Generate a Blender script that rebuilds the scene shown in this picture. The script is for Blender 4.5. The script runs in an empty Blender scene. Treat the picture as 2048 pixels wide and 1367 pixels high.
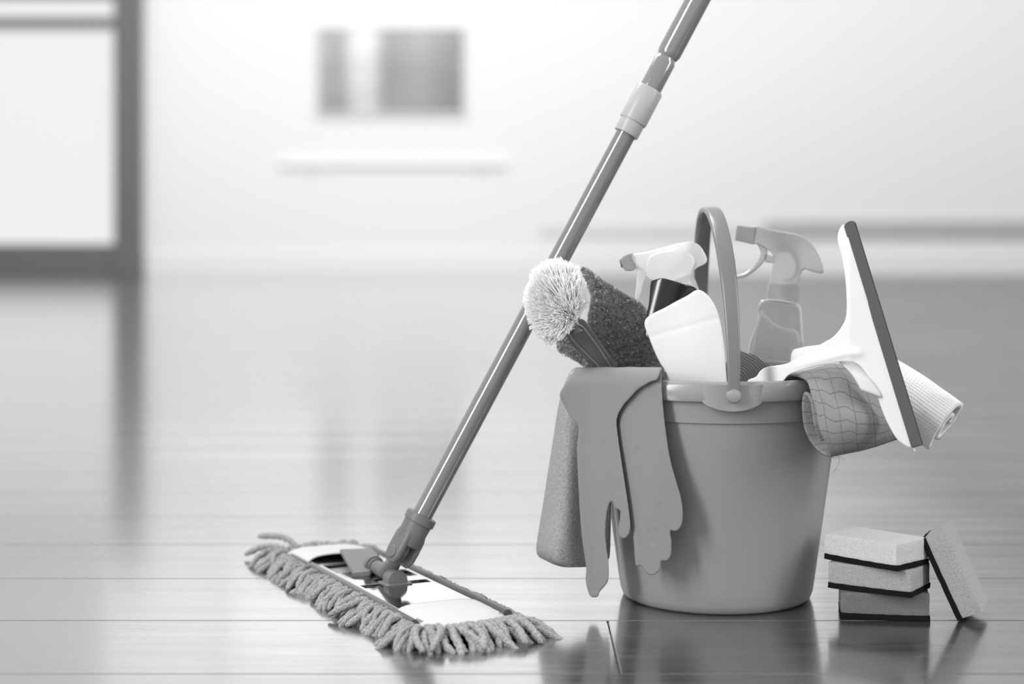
import bpy, bmesh, math, random
from mathutils import Vector, Matrix, noise
random.seed(7)
S = bpy.context.scene
COL = S.collection
F = 3400.0; HZ = 450.0; H = 0.478          # focal length in pixels, horizon row, eye height (m)
# ------------------------------------------------------------------ camera
cd = bpy.data.cameras.new('camera'); cam = bpy.data.objects.new('camera', cd); COL.objects.link(cam)
cam.location = (0, 0, H); cam.rotation_euler = (math.pi/2, 0, 0)
cd.sensor_width = 36; cd.lens = F/2048*36; cd.shift_y = -(683.5-HZ)/2048
cd.dof.use_dof = True; cd.dof.focus_distance = 2.07; cd.dof.aperture_fstop = 2.3
cd.clip_end = 100
S.camera = cam
# ------------------------------------------------------------------ world, lights, exposure
w = bpy.data.worlds.new('world'); S.world = w; w.use_nodes = True
w.node_tree.nodes['Background'].inputs[0].default_value = (1, 1, 1, 1)
w.node_tree.nodes['Background'].inputs[1].default_value = .8
def area(name, loc, target, sx, sy, power):
    l = bpy.data.lights.new(name, 'AREA'); l.shape = 'RECTANGLE'; l.size = sx; l.size_y = sy; l.energy = power
    o = bpy.data.objects.new(name, l); COL.objects.link(o); o.location = loc
    o.rotation_euler = (Vector(target)-Vector(loc)).to_track_quat('-Z', 'Y').to_euler()
    return o
area('streak_light_left', (-2.1, 0.15, 1.7), (0.1, 2.2, 0.2), 0.5, 2.2, 88)  # unseen strip lamp, added to streak the pole and fill the objects
area('streak_light_right', (2.8, 1.0, 1.6), (0.2, 2.2, 0.25), 0.35, 2.0, 45)  # second strip lamp out of view, added for highlights from the right
area('ceiling_light', (-0.6, 3.6, 2.8), (0.1, 2.2, 0.1), 1.6, 1.2, 62)
area('wall_wash_left', (-1.6, 10.5, 4.6), (-1.2, 16.2, 1.2), 4, 1.5, 222)  # unseen lamp, added to brighten the back wall left of centre
area('wall_wash_right', (3.2, 10.5, 4.6), (3.0, 16.2, 1.2), 3, 1.5, 80)  # weaker added lamp for the right part of the back wall
S.view_settings.view_transform = 'Standard'; S.view_settings.look = 'None'
S.view_settings.gamma = 1; S.view_settings.use_curve_mapping = False
S.view_settings.exposure = 0.0

# ------------------------------------------------------------------ helpers
def P(px, py, d): return Vector(((px-1024)/F*d, d, H-(py-HZ)/F*d))
def lin(s):
    s /= 255.0
    return s/12.92 if s <= .04045 else ((s+.055)/1.055)**2.4
def mat(name, s, rough=.5, metal=0, spec=.5, coat=0, trans=0, bump=None, alpha=1, vary=None, sheen=0, ior=1.45, coat_rough=.05):
    """s: linear grey albedo. bump=(scale, strength, dist); vary=(scale, amount)"""
    m = bpy.data.materials.new(name); m.use_nodes = True
    nt = m.node_tree; b = nt.nodes['Principled BSDF']
    b.inputs['Base Color'].default_value = (s, s, s, 1); b.inputs['Roughness'].default_value = rough
    b.inputs['Metallic'].default_value = metal; b.inputs['Specular IOR Level'].default_value = spec
    b.inputs['Coat Weight'].default_value = coat; b.inputs['Coat Roughness'].default_value = coat_rough
    b.inputs['Transmission Weight'].default_value = trans; b.inputs['Alpha'].default_value = alpha
    b.inputs['Sheen Weight'].default_value = sheen; b.inputs['IOR'].default_value = ior
    tc = nt.nodes.new('ShaderNodeTexCoord')
    if vary:
        n = nt.nodes.new('ShaderNodeTexNoise'); n.inputs['Scale'].default_value = vary[0]; n.inputs['Detail'].default_value = 5
        nt.links.new(tc.outputs['Object'], n.inputs['Vector'])
        r = nt.nodes.new('ShaderNodeMapRange'); r.inputs[1].default_value = .3; r.inputs[2].default_value = .7
        r.inputs[3].default_value = s*(1-vary[1]); r.inputs[4].default_value = min(1, s*(1+vary[1]))
        nt.links.new(n.outputs[0], r.inputs[0]); nt.links.new(r.outputs[0], b.inputs['Base Color'])
    if bump:
        n = nt.nodes.new('ShaderNodeTexNoise'); n.inputs['Scale'].default_value = bump[0]; n.inputs['Detail'].default_value = 4
        nt.links.new(tc.outputs['Object'], n.inputs['Vector'])
        bp = nt.nodes.new('ShaderNodeBump'); bp.inputs['Strength'].default_value = bump[1]; bp.inputs['Distance'].default_value = bump[2]
        nt.links.new(n.outputs[0], bp.inputs['Height']); nt.links.new(bp.outputs[0], b.inputs['Normal'])
    return m

def tag(o, label=None, cat=None, group=None, kind=None):
    if label: o['label'] = label
    if cat: o['category'] = cat
    if group: o['group'] = group
    if kind: o['kind'] = kind
    return o
def root(name, loc, label, cat, group=None):
    o = bpy.data.objects.new(name, None); COL.objects.link(o); o.location = loc; o.empty_display_size = .02
    return tag(o, label, cat, group)
def wloc(o):
    v = Vector((0, 0, 0))
    while o: v += o.location; o = o.parent
    return v
def link(name, me, m, parent=None, smooth=True):
    """mesh given in world coordinates; stored relative to its parent or its own base"""
    o = bpy.data.objects.new(name, me); COL.objects.link(o)
    if m: me.materials.clear(); me.materials.append(m)
    if smooth:
        me.polygons.foreach_set('use_smooth', [True]*len(me.polygons))
    if parent:
        me.transform(Matrix.Translation(-wloc(parent))); o.parent = parent
    else:
        n = len(me.vertices); xs = [v.co.x for v in me.vertices]; ys = [v.co.y for v in me.vertices]; zs = [v.co.z for v in me.vertices]
        c = Vector(((min(xs)+max(xs))/2, (min(ys)+max(ys))/2, min(zs)))
        me.transform(Matrix.Translation(-c)); o.location = c
    return o
def from_bm(name, bm, m, parent=None, smooth=True, sharp=35):
    bmesh.ops.recalc_face_normals(bm, faces=bm.faces)
    if smooth:
        for e in bm.edges:
            if len(e.link_faces) == 2 and e.calc_face_angle(0) > math.radians(sharp): e.smooth = False
    me = bpy.data.meshes.new(name); bm.to_mesh(me); bm.free()
    return link(name, me, m, parent, smooth)
def cr(pts, n=6, closed=True):
    """Catmull-Rom resample of a polyline (2-D or 3-D tuples)"""
    L = len(pts); out = []; D = len(pts[0])
    rng = range(L if closed else L-1)
    for i in rng:
        g = (lambda k: pts[k % L]) if closed else (lambda k: pts[max(0, min(L-1, k))])
        p0, p1, p2, p3 = g(i-1), g(i), g(i+1), g(i+2)
        for j in range(n):
            t = j/n
            out.append(tuple(.5*((2*p1[k])+(-p0[k]+p2[k])*t+(2*p0[k]-5*p1[k]+4*p2[k]-p3[k])*t*t+(-p0[k]+3*p1[k]-3*p2[k]+p3[k])*t**3) for k in range(D)))
    if not closed: out.append(tuple(pts[-1]))
    return out
def evaluated(me, mods):
    t = bpy.data.objects.new('t', me); COL.objects.link(t)
    for kind, props in mods:
        md = t.modifiers.new(kind, kind)
        for k, v in props.items(): setattr(md, k, v)
    dg = bpy.context.evaluated_depsgraph_get()
    r = bpy.data.meshes.new_from_object(t.evaluated_get(dg)); bpy.data.objects.remove(t)
    return r
def pillow(name, shapes, depth, m, parent=None, voxel=2.0, smooth=4, wfun=None, yfun=None, spl=5):
    """soft thick sheet. shapes: list of (outline px, w centre px, thickness px); depth: number or f(px,py)"""
    bm = bmesh.new()
    for outl, wc, th in shapes:
        o = cr(outl, spl) if spl > 1 else outl
        a = [bm.verts.new((x, wc-th/2, -y)) for x, y in o]; b = [bm.verts.new((x, wc+th/2, -y)) for x, y in o]
        n = len(o)
        bm.faces.new(a); bm.faces.new(b[::-1])
        for i in range(n): bm.faces.new((a[i], b[i], b[(i+1) % n], a[(i+1) % n]))
    bmesh.ops.recalc_face_normals(bm, faces=bm.faces)
    me = bpy.data.meshes.new(name); bm.to_mesh(me); bm.free()
    r = evaluated(me, [('REMESH', dict(mode='VOXEL', voxel_size=voxel)), ('SMOOTH', dict(factor=.5, iterations=smooth))])
    for v in r.vertices:
        px, wv, py = v.co.x, v.co.y, -v.co.z
        if wfun: wv += wfun(px, py, wv)
        if yfun: v.co = yfun(px, py, wv); continue
        d = depth(px, py) if callable(depth) else depth
        v.co = P(px, py, d-wv*d/F)
    r.update()
    return link(name, r, m, parent)
def patch(name, rows, m, parent=None, n=7, thick=.004, jig=0, close=False):
    """cloth sheet through rows of (px,py,depth) control points; UV = grid"""
    R = [cr(r, n, False) for r in rows]
    cols = list(zip(*R)); C = [cr(list(c), n, close) for c in cols]      # C[u][v]
    nu, nv = len(C), len(C[0]); vs = []; 
    for u in range(nu):
        for v in range(nv):
            p = P(*C[u][v])
            if jig: p += Vector((noise.noise(p*25), noise.noise(p*25+Vector((9, 0, 0))), noise.noise(p*25+Vector((0, 9, 0)))))*jig
            vs.append(p)
    fs = []; uv = []
    for u in range(nu-1):
        for v in range(nv-1+(1 if close else 0)):
            v2 = (v+1) % nv
            fs.append((u*nv+v, (u+1)*nv+v, (u+1)*nv+v2, u*nv+v2))
            uv += [(u/(nu-1), v/(nv-1)), ((u+1)/(nu-1), v/(nv-1)), ((u+1)/(nu-1), (v+1)/(nv-1)), (u/(nu-1), (v+1)/(nv-1))]
    me = bpy.data.meshes.new(name); me.from_pydata(vs, [], fs)
    l = me.uv_layers.new(name='uv')
    for i, c in enumerate(uv): l.data[i].uv = c
    me = evaluated(me, [('SOLIDIFY', dict(thickness=thick, offset=0)), ('SMOOTH', dict(factor=.3, iterations=2))])
    return link(name, me, m, parent)
def lathe(bm, prof, c, n=64, rfun=None):
    rings = []
    for r, z in prof:
        ring = []
        for i in range(n):
            a = 2*math.pi*i/n
            rr = rfun(r, z, a) if rfun else r
            ring.append(bm.verts.new((c[0]+rr*math.cos(a), c[1]+rr*math.sin(a), c[2]+z)))
        rings.append(ring)
    for A, B in zip(rings, rings[1:]):
        for i in range(n): bm.faces.new((A[i], A[(i+1) % n], B[(i+1) % n], B[i]))
    return rings
def tube(bm, path, rad, n=16, cap=True, flat=None, up=None):
    """sweep a circle/ellipse. rad number or list; flat=(rx,ry) factors with up = ref vector"""
    path = [Vector(p) for p in path]; L = len(path); rings = []
    ref = Vector(up) if up else None
    for i, p in enumerate(path):
        t = (path[min(i+1, L-1)]-path[max(i-1, 0)]).normalized()
        if ref is None: ref = t.orthogonal()
        x = (ref-t*ref.dot(t)).normalized(); y = t.cross(x)
        if not up: ref = x
        r = rad[i] if isinstance(rad, (list, tuple)) else rad
        fx, fy = flat if flat else (1, 1)
        ring = []
        for k in range(n):
            a = 2*math.pi*k/n
            ca, sa = math.cos(a), math.sin(a)
            if flat:   # super-ellipse
                ca = math.copysign(abs(ca)**.6, ca); sa = math.copysign(abs(sa)**.6, sa)
            ring.append(bm.verts.new(p+x*ca*r*fx+y*sa*r*fy))
        rings.append(ring)
    for A, B in zip(rings, rings[1:]):
        for i in range(n): bm.faces.new((A[i], A[(i+1) % n], B[(i+1) % n], B[i]))
    if cap: bm.faces.new(rings[0][::-1]); bm.faces.new(rings[-1])
    return rings
def box(bm, lo, hi, M=None, bev=0, seg=2):
    vs = [Vector((x, y, z)) for x in (lo[0], hi[0]) for y in (lo[1], hi[1]) for z in (lo[2], hi[2])]
    v = [bm.verts.new(M @ p if M else p) for p in vs]
    fs = [bm.faces.new([v[i] for i in f]) for f in ((0, 1, 3, 2), (4, 6, 7, 5), (0, 4, 5, 1), (2, 3, 7, 6), (0, 2, 6, 4), (1, 5, 7, 3))]
    if bev:
        es = list({e for f in fs for e in f.edges})
        bmesh.ops.bevel(bm, geom=es, offset=bev, segments=seg, affect='EDGES', profile=.5)

# ------------------------------------------------------------------ materials
def wood(name):
    m = bpy.data.materials.new(name); m.use_nodes = True; nt = m.node_tree; b = nt.nodes['Principled BSDF']
    N = nt.nodes.new; lk = nt.links.new
    tc = N('ShaderNodeTexCoord'); mp = N('ShaderNodeMapping'); oi = N('ShaderNodeObjectInfo')
    geo = N('ShaderNodeNewGeometry')
    add = N('ShaderNodeVectorMath'); add.operation = 'ADD'
    mul = N('ShaderNodeVectorMath'); mul.operation = 'SCALE'; mul.inputs['Scale'].default_value = 37
    cmb = N('ShaderNodeCombineXYZ'); lk(oi.outputs['Random'], cmb.inputs[0]); lk(oi.outputs['Random'], cmb.inputs[2])
    lk(cmb.outputs[0], mul.inputs[0]); lk(geo.outputs['Position'], add.inputs[0]); lk(mul.outputs[0], add.inputs[1])
    lk(add.outputs[0], mp.inputs['Vector']); mp.inputs['Scale'].default_value = (1.0, 14, 1)
    n1 = N('ShaderNodeTexNoise'); n1.inputs['Scale'].default_value = 3; n1.inputs['Detail'].default_value = 8; n1.inputs['Roughness'].default_value = .62; n1.inputs['Distortion'].default_value = .6
    lk(mp.outputs[0], n1.inputs['Vector'])
    mp2 = N('ShaderNodeMapping'); lk(add.outputs[0], mp2.inputs['Vector']); mp2.inputs['Scale'].default_value = (4, 160, 1)
    n2 = N('ShaderNodeTexNoise'); n2.inputs['Scale'].default_value = 2; n2.inputs['Detail'].default_value = 3; lk(mp2.outputs[0], n2.inputs['Vector'])
    mx = N('ShaderNodeMix'); mx.data_type = 'FLOAT'; mx.inputs[0].default_value = .35; lk(n1.outputs[0], mx.inputs[2]); lk(n2.outputs[0], mx.inputs[3])
    r = N('ShaderNodeMapRange'); r.inputs[1].default_value = .32; r.inputs[2].default_value = .68; r.inputs[3].default_value = .016; r.inputs[4].default_value = .066
    lk(mx.outputs[0], r.inputs[0]); lk(r.outputs[0], b.inputs['Base Color'])
    r2 = N('ShaderNodeMapRange'); r2.inputs[1].default_value = .3; r2.inputs[2].default_value = .7; r2.inputs[3].default_value = .12; r2.inputs[4].default_value = .36
    lk(n1.outputs[0], r2.inputs[0]); lk(r2.outputs[0], b.inputs['Roughness'])
    # varnish thinned towards the right, put in to weaken the floor's reflections there
    sx = N('ShaderNodeSeparateXYZ'); lk(geo.outputs['Position'], sx.inputs[0])
    nw = N('ShaderNodeTexNoise'); nw.inputs['Scale'].default_value = 2.2; nw.inputs['Detail'].default_value = 3; lk(geo.outputs['Position'], nw.inputs['Vector'])
    ma = N('ShaderNodeMath'); ma.operation = 'MULTIPLY_ADD'; lk(nw.outputs[0], ma.inputs[0]); ma.inputs[1].default_value = .35; lk(sx.outputs[0], ma.inputs[2])
    cw = N('ShaderNodeMapRange'); cw.interpolation_type = 'SMOOTHSTEP'; cw.inputs[1].default_value = .36; cw.inputs[2].default_value = 1.05; cw.inputs[3].default_value = 1; cw.inputs[4].default_value = 0; lk(ma.outputs[0], cw.inputs[0])
    lk(cw.outputs[0], b.inputs['Coat Weight'])
    iw = N('ShaderNodeMapRange'); iw.inputs[3].default_value = 1.52; iw.inputs[4].default_value = 2.15; lk(cw.outputs[0], iw.inputs[0]); lk(iw.outputs[0], b.inputs['IOR'])
    b.inputs['Coat Roughness'].default_value = .13; b.inputs['Coat IOR'].default_value = 1.8
    bp = N('ShaderNodeBump'); bp.inputs['Strength'].default_value = .3; bp.inputs['Distance'].default_value = .0012
    lk(mx.outputs[0], bp.inputs['Height']); lk(bp.outputs[0], b.inputs['Normal'])
    return m
M = dict(
 wood=wood('dark_varnished_wood'),
 wall=mat('white_wall_paint', .86, .8, bump=(60, .05, .001)),
 trim=mat('white_trim', .85, .5), rail=mat('grey_rail', .48, .6),
 frame=mat('dark_frame', .15, .45), shelf=mat('pale_shelf', .76, .6),
 bucket=mat('grey_plastic', .275, .38, spec=.4, bump=(400, .04, .0004)),
 rim=mat('grey_plastic_rim', .29, .25, spec=.6),
 handle=mat('grey_handle_plastic', .17, .3, spec=.6),
 glove=mat('grey_rubber', .232, .6, spec=.2, bump=(90, .1, .0006)),
 cloth=mat('sponge_cloth', .29, .95, spec=.1, vary=(420, .25), bump=(420, .6, .0012)),
 terry=mat('dark_terry', .16, 1, spec=.05, vary=(260, .45), bump=(350, .8, .002)),
 pile=mat('dark_terry_pile', .5, .95, spec=.1, vary=(200, .6)),
 bristle=mat('white_bristle', 1.0, .5, spec=.3),
 brush=mat('grey_brush_plastic', .16, .35), groove=mat('brush_edge_plastic', .23, .35),
 white=mat('white_gloss_plastic', .78, .3, spec=.4), satin=mat('white_satin_plastic', .76, .42, spec=.3),
 black=mat('dark_gloss_plastic', .012, .16, spec=.6),
 clear=mat('translucent_white_plastic', .93, .14, trans=.6, spec=.7, ior=1.3),
 greyclear=mat('translucent_grey_plastic', .60, .07, trans=.85, ior=1.33, spec=.6),
 liquid=mat('pale_liquid', .85, .05, trans=.8, ior=1.33),
 nozzle=mat('grey_nozzle', .28, .3),
 blade=mat('dark_grey_rubber', .105, .7, spec=.2),
 mop=mat('grey_chenille', .36, .95, spec=.05, vary=(22, .35), bump=(30, .9, .004)),
 pad=mat('mop_backing', .3, .95, bump=(500, .5, .001)),
 pocket=mat('white_pocket_cloth', .52, .85, spec=.15, bump=(500, .25, .0006)),
 plate=mat('polished_plate', .42, .09, metal=1),
 joint=mat('grey_joint_plastic', .14, .42, spec=.4), edge=mat('dark_edge_rail', .07, .35),
 pole=mat('grey_lacquered_tube', .155, .14, spec=.8, coat=1), pole2=mat('grey_upper_tube', .19, .14, spec=.8, coat=1),
 coupling=mat('light_grey_coupling', .39, .35),
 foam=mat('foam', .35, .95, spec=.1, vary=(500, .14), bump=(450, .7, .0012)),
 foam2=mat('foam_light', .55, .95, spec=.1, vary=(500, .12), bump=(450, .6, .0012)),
 foam3=mat('foam_shaded', .17, .95, spec=.1, vary=(500, .12), bump=(450, .6, .0012)),  # bottom sponge: shade of the stack put into a darker foam colour
 scour=mat('scouring_fibre', .012, .95, spec=.1, bump=(700, 1, .002)),
 waffle=mat('white_waffle', .74, .95, spec=.1),
 rib=mat('grey_rib_cloth', .30, .95, spec=.1, bump=(600, .6, .001)),
)
# waffle relief
def waffle_nodes():
    nt = M['waffle'].node_tree; b = nt.nodes['Principled BSDF']
    uv = nt.nodes.new('ShaderNodeTexCoord'); mp = nt.nodes.new('ShaderNodeMapping'); mp.inputs['Scale'].default_value = (1, 1, 1)
    nt.links.new(uv.outputs['UV'], mp.inputs[0]); hs = []
    for d in ('X', 'Y'):
        wv = nt.nodes.new('ShaderNodeTexWave'); wv.bands_direction = d; wv.inputs['Scale'].default_value = 20 if d == 'X' else 14
        wv.inputs['Distortion'].default_value = .6; wv.inputs['Detail'].default_value = 1
        nt.links.new(mp.outputs[0], wv.inputs[0]); hs.append(wv)
    a = nt.nodes.new('ShaderNodeMath'); a.operation = 'MAXIMUM'; nt.links.new(hs[0].outputs[1], a.inputs[0]); nt.links.new(hs[1].outputs[1], a.inputs[1])
    bp = nt.nodes.new('ShaderNodeBump'); bp.inputs['Strength'].default_value = .5; bp.inputs['Distance'].default_value = .002
    nt.links.new(a.outputs[0], bp.inputs['Height']); nt.links.new(bp.outputs[0], b.inputs['Normal'])
waffle_nodes()
def checked():
    m = bpy.data.materials.new('checked_cloth'); m.use_nodes = True; nt = m.node_tree; b = nt.nodes['Principled BSDF']
    N = nt.nodes.new; lk = nt.links.new
    tc = N('ShaderNodeTexCoord'); ns = N('ShaderNodeTexNoise'); ns.inputs['Scale'].default_value = 5
    lk(tc.outputs['UV'], ns.inputs[0])
    sc = N('ShaderNodeVectorMath'); sc.operation = 'SCALE'; sc.inputs['Scale'].default_value = .05; lk(ns.outputs['Color'], sc.inputs[0])
    ad = N('ShaderNodeVectorMath'); ad.operation = 'ADD'; lk(tc.outputs['UV'], ad.inputs[0]); lk(sc.outputs[0], ad.inputs[1])
    sp = N('ShaderNodeSeparateXYZ'); lk(ad.outputs[0], sp.inputs[0]); ls = []
    for k, cnt, wd in ((0, 6.3, .045), (1, 26, .08)):
        mu = N('ShaderNodeMath'); mu.operation = 'MULTIPLY'; mu.inputs[1].default_value = cnt; lk(sp.outputs[k], mu.inputs[0])
        fr = N('ShaderNodeMath'); fr.operation = 'FRACT'; lk(mu.outputs[0], fr.inputs[0])
        lt = N('ShaderNodeMath'); lt.operation = 'LESS_THAN'; lt.inputs[1].default_value = wd; lk(fr.outputs[0], lt.inputs[0]); ls.append(lt)
    mxx = N('ShaderNodeMath'); mxx.operation = 'MAXIMUM'; lk(ls[0].outputs[0], mxx.inputs[0]); lk(ls[1].outputs[0], mxx.inputs[1])
    r = N('ShaderNodeMapRange'); r.inputs[3].default_value = .25; r.inputs[4].default_value = .15; lk(mxx.outputs[0], r.inputs[0])
    lk(r.outputs[0], b.inputs['Base Color']); b.inputs['Roughness'].default_value = .95; b.inputs['Specular IOR Level'].default_value = .1
    n = N('ShaderNodeTexNoise'); n.inputs['Scale'].default_value = 260; lk(tc.outputs['Object'], n.inputs[0])
    su = N('ShaderNodeMath'); su.operation = 'SUBTRACT'; lk(n.outputs[0], su.inputs[0]); lk(mxx.outputs[0], su.inputs[1])
    bp = N('ShaderNodeBump'); bp.inputs['Strength'].default_value = .5; bp.inputs['Distance'].default_value = .0015; lk(su.outputs[0], bp.inputs['Height']); lk(bp.outputs[0], b.inputs['Normal'])
    return m
M['check'] = checked()
def lit_pane(name, e):
    """frosted pane that emits; daylight is put in as its own glow"""
    m = bpy.data.materials.new(name); m.use_nodes = True; b = m.node_tree.nodes['Principled BSDF']
    b.inputs['Base Color'].default_value = (.1, .1, .1, 1); b.inputs['Roughness'].default_value = .15
    b.inputs['Emission Color'].default_value = (1, 1, 1, 1); b.inputs['Emission Strength'].default_value = e
    return m
M['glass'] = lit_pane('frosted_door_glass', .76); M['high_glow'] = lit_pane('added_high_pane_glow', 1.35)  # door glass, then the glow of the added high panes
def print_mat():
    m = bpy.data.materials.new('abstract_print'); m.use_nodes = True; nt = m.node_tree; b = nt.nodes['Principled BSDF']
    N = nt.nodes.new; lk = nt.links.new
    tc = N('ShaderNodeTexCoord'); sp = N('ShaderNodeSeparateXYZ'); lk(tc.outputs['Generated'], sp.inputs[0])
    r = N('ShaderNodeValToRGB'); e = r.color_ramp.elements
    e[0].position = 0; e[0].color = (.36,)*3+(1,); e[1].position = 1; e[1].color = (.22,)*3+(1,)
    for p, c in ((.16, .30), (.25, .6), (.36, .62), (.46, .28), (.7, .33)):
        q = e.new(p); q.color = (c, c, c, 1)
    lk(sp.outputs[0], r.inputs[0])
    n = N('ShaderNodeTexNoise'); n.inputs['Scale'].default_value = 3; lk(tc.outputs['Generated'], n.inputs[0])
    zr = N('ShaderNodeMapRange'); zr.inputs[3].default_value = .95; zr.inputs[4].default_value = 1.4; lk(sp.outputs[2], zr.inputs[0])
    mu = N('ShaderNodeMath'); mu.operation = 'MULTIPLY'; lk(zr.outputs[0], mu.inputs[0])
    nr = N('ShaderNodeMapRange'); nr.inputs[3].default_value = .75; nr.inputs[4].default_value = 1.25; lk(n.outputs[0], nr.inputs[0]); lk(nr.outputs[0], mu.inputs[1])
    vm = N('ShaderNodeVectorMath'); vm.operation = 'SCALE'; lk(r.outputs[0], vm.inputs[0]); lk(mu.outputs[0], vm.inputs['Scale'])
    lk(vm.outputs[0], b.inputs['Base Color']); b.inputs['Roughness'].default_value = .6
    return m
M['print'] = print_mat()
def add_translucency(m, f, c=.95):
    nt = m.node_tree; out = nt.nodes['Material Output']; b = nt.nodes['Principled BSDF']
    t = nt.nodes.new('ShaderNodeBsdfTranslucent'); t.inputs[0].default_value = (c, c, c, 1)
    x = nt.nodes.new('ShaderNodeMixShader'); x.inputs[0].default_value = f
    nt.links.new(b.outputs[0], x.inputs[1]); nt.links.new(t.outputs[0], x.inputs[2]); nt.links.new(x.outputs[0], out.inputs[0])
add_translucency(M['bristle'], .6, 1.0)

# ================================================================== SETTING
WY = 16.25                                   # depth of the back wall
def wx(px): return (px-1024)/F*WY
def wz(py): return H-(py-HZ)/F*WY
SEAM = 2.0568; PW = .2449
Y0 = SEAM-6*PW; Y1 = SEAM+18*PW; XW = 3.6
bm = bmesh.new()
box(bm, (-7, -1.5, -.06), (7, WY+.3, -.009))
box(bm, (-7, Y1, -.009), (7, WY+.3, 0)); box(bm, (-7, -1.5, -.009), (7, Y0, 0))
box(bm, (-7, Y0, -.009), (-XW, Y1, 0)); box(bm, (XW, Y0, -.009), (7, Y1, 0))
floor = from_bm('floor', bm, M['wood'], smooth=False); tag(floor, kind='structure')
rp = random.Random(3)
proto = {}
def plank(x0, x1, y0, y1):
    key = round(x1-x0, 3)
    if key not in proto:
        b = bmesh.new(); L = x1-x0; g = .0006
        box(b, (g, g, -.009), (L-g, PW-g, 0), bev=.0011, seg=1)
        me = bpy.data.meshes.new('plank'); bmesh.ops.recalc_face_normals(b, faces=b.faces); b.to_mesh(me); b.free(); me.materials.append(M['wood']); proto[key] = me
    o = bpy.data.objects.new('plank', proto[key]); COL.objects.link(o); o.parent = floor
    o.location = Vector((x0, y0, 0))-floor.location
for k in range(24):
    y = Y0+k*PW
    if k == 5: cuts = [-3.6, -2.2844, .1156, 2.5156, 3.6]
    else:
        half = max(.75, y/F*1050*1.15)
        if y < 3.6: cuts = [-3.6, -1.2, 1.2, 3.6] if k % 2 else [-3.6, -1.45, .95+.6, 3.6]
        else: s = rp.choice([0, .5, 1.0, 1.6]); cuts = [-3.6, -3.6+.6+s, -3.6+3.0+s, -3.6+5.4+s, 3.6]
    for a, b_ in zip(cuts, cuts[1:]):
        if b_-a > .05: plank(a, b_, y, y+PW)
# back wall: opening for the glazed door at the left, added window band out of view above
FX0, FX1 = wx(232), wx(288)
zt = 2.76
bm = bmesh.new()
box(bm, (FX1, WY, 0), (7, WY+.25, zt))
wall = from_bm('wall_back', bm, M['wall'], smooth=False); tag(wall, kind='structure')
bm = bmesh.new(); box(bm, (wx(1530), WY-.03, wz(476)), (7, WY, wz(440)), bev=.005)
tag(from_bm('trim_1', bm, M['rail'], smooth=False), kind='structure')
bm = bmesh.new(); box(bm, (wx(1080), WY-.02, wz(472)), (wx(1530), WY, wz(444)), bev=.005)
tag(from_bm('trim_2', bm, M['shelf'], smooth=False), kind='structure')
bm = bmesh.new(); box(bm, (FX1+.02, WY-.022, 0), (7, WY, wz(505)), bev=.004)
tag(from_bm('baseboard_back', bm, M['trim'], smooth=False), kind='structure')
# glazed door
fr = bmesh.new()
box(fr, (FX0, WY-.1, 0), (FX1, WY+.2, zt), bev=.01)
door = from_bm('door_1', fr, M['frame'], smooth=False); tag(door, kind='structure')
def bar(nm, lo, hi):
    b = bmesh.new(); box(b, lo, hi, bev=.008); return from_bm(nm, b, M['frame'], door, smooth=False)
bar('bottom_rail', (-7, WY-.06, 0), (FX0, WY+.12, wz(488)))
bar('crossbar', (-7, WY-.05, wz(58)), (FX0, WY+.1, wz(36)))
bar('top_rail', (-7, WY-.05, zt-.12), (FX0, WY+.1, zt))
for a, b_ in ((wz(488), wz(58)), (wz(36), zt-.12)):
    b = bmesh.new(); box(b, (-7, WY+.02, a), (FX0, WY+.03, b_)); from_bm('pane', b, M['glass'], door, smooth=False)
# unseen high windows, added to brighten the reflections in the floor
CX0, CX1 = wx(200), wx(1640); zh = zt+2.6
wn = bmesh.new(); box(wn, (CX0, WY-.05, zt), (CX1, WY+.25, zt+.06))
win = from_bm('added_high_window', wn, M['trim'], smooth=False); tag(win, kind='structure')
for i in range(7):
    x = CX0+(CX1-CX0)*i/6
    b = bmesh.new(); box(b, (x-.025, WY+.02, zt+.06), (x+.025, WY+.14, zh)); from_bm('mullion', b, M['trim'], win, smooth=False)
    if i < 6: b = bmesh.new(); box(b, (x+.025, WY+.07, zt+.06), (x+(CX1-CX0)/6-.025, WY+.08, zh)); from_bm('pane', b, M['high_glow'], win, smooth=False)
b = bmesh.new(); box(b, (CX1, WY, zt), (7, WY+.25, zh+.3)); box(b, (-7, WY, zt), (CX0, WY+.25, zh+.3)); box(b, (CX0, WY, zh), (CX1, WY+.25, zh+.3))
hw = from_bm('wall_back', b, M['wall'], smooth=False); tag(hw, kind='structure')
# picture
pc = root('framed_picture', (wx(782), WY-.03, wz(232)), 'wide framed grey abstract picture hanging on the white back wall', 'picture')
x0, x1, z0, z1 = wx(632), wx(932), wz(232), wz(53)
bm = bmesh.new()
for lo, hi in (((x0, WY-.05, z0), (x1, WY, z0+.03)), ((x0, WY-.05, z1-.03), (x1, WY, z1)), ((x0, WY-.05, z0+.03), (x0+.03, WY, z1-.03)), ((x1-.03, WY-.05, z0+.03), (x1, WY, z1-.03))): box(bm, lo, hi)
from_bm('frame', bm, M['shelf'], pc, smooth=False)
bm = bmesh.new(); box(bm, (x0+.03, WY-.035, z0+.03), (x1-.03, WY-.01, z1-.03)); from_bm('print', bm, M['print'], pc, smooth=False)
sh = root('wall_shelf', (wx(790), WY-.06, wz(348)), 'long pale shelf fixed to the back wall below the picture', 'shelf')
bm = bmesh.new(); box(bm, (wx(560), WY-.05, wz(333)), (wx(1015), WY, wz(324)), bev=.006); from_bm('board', bm, M['wall'], sh, smooth=False)
for q in (620, 960):
    bm = bmesh.new(); box(bm, (wx(q), WY-.03, wz(348)), (wx(q)+.03, WY, wz(335))); from_bm('bracket', bm, M['shelf'], sh, smooth=False)

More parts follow.
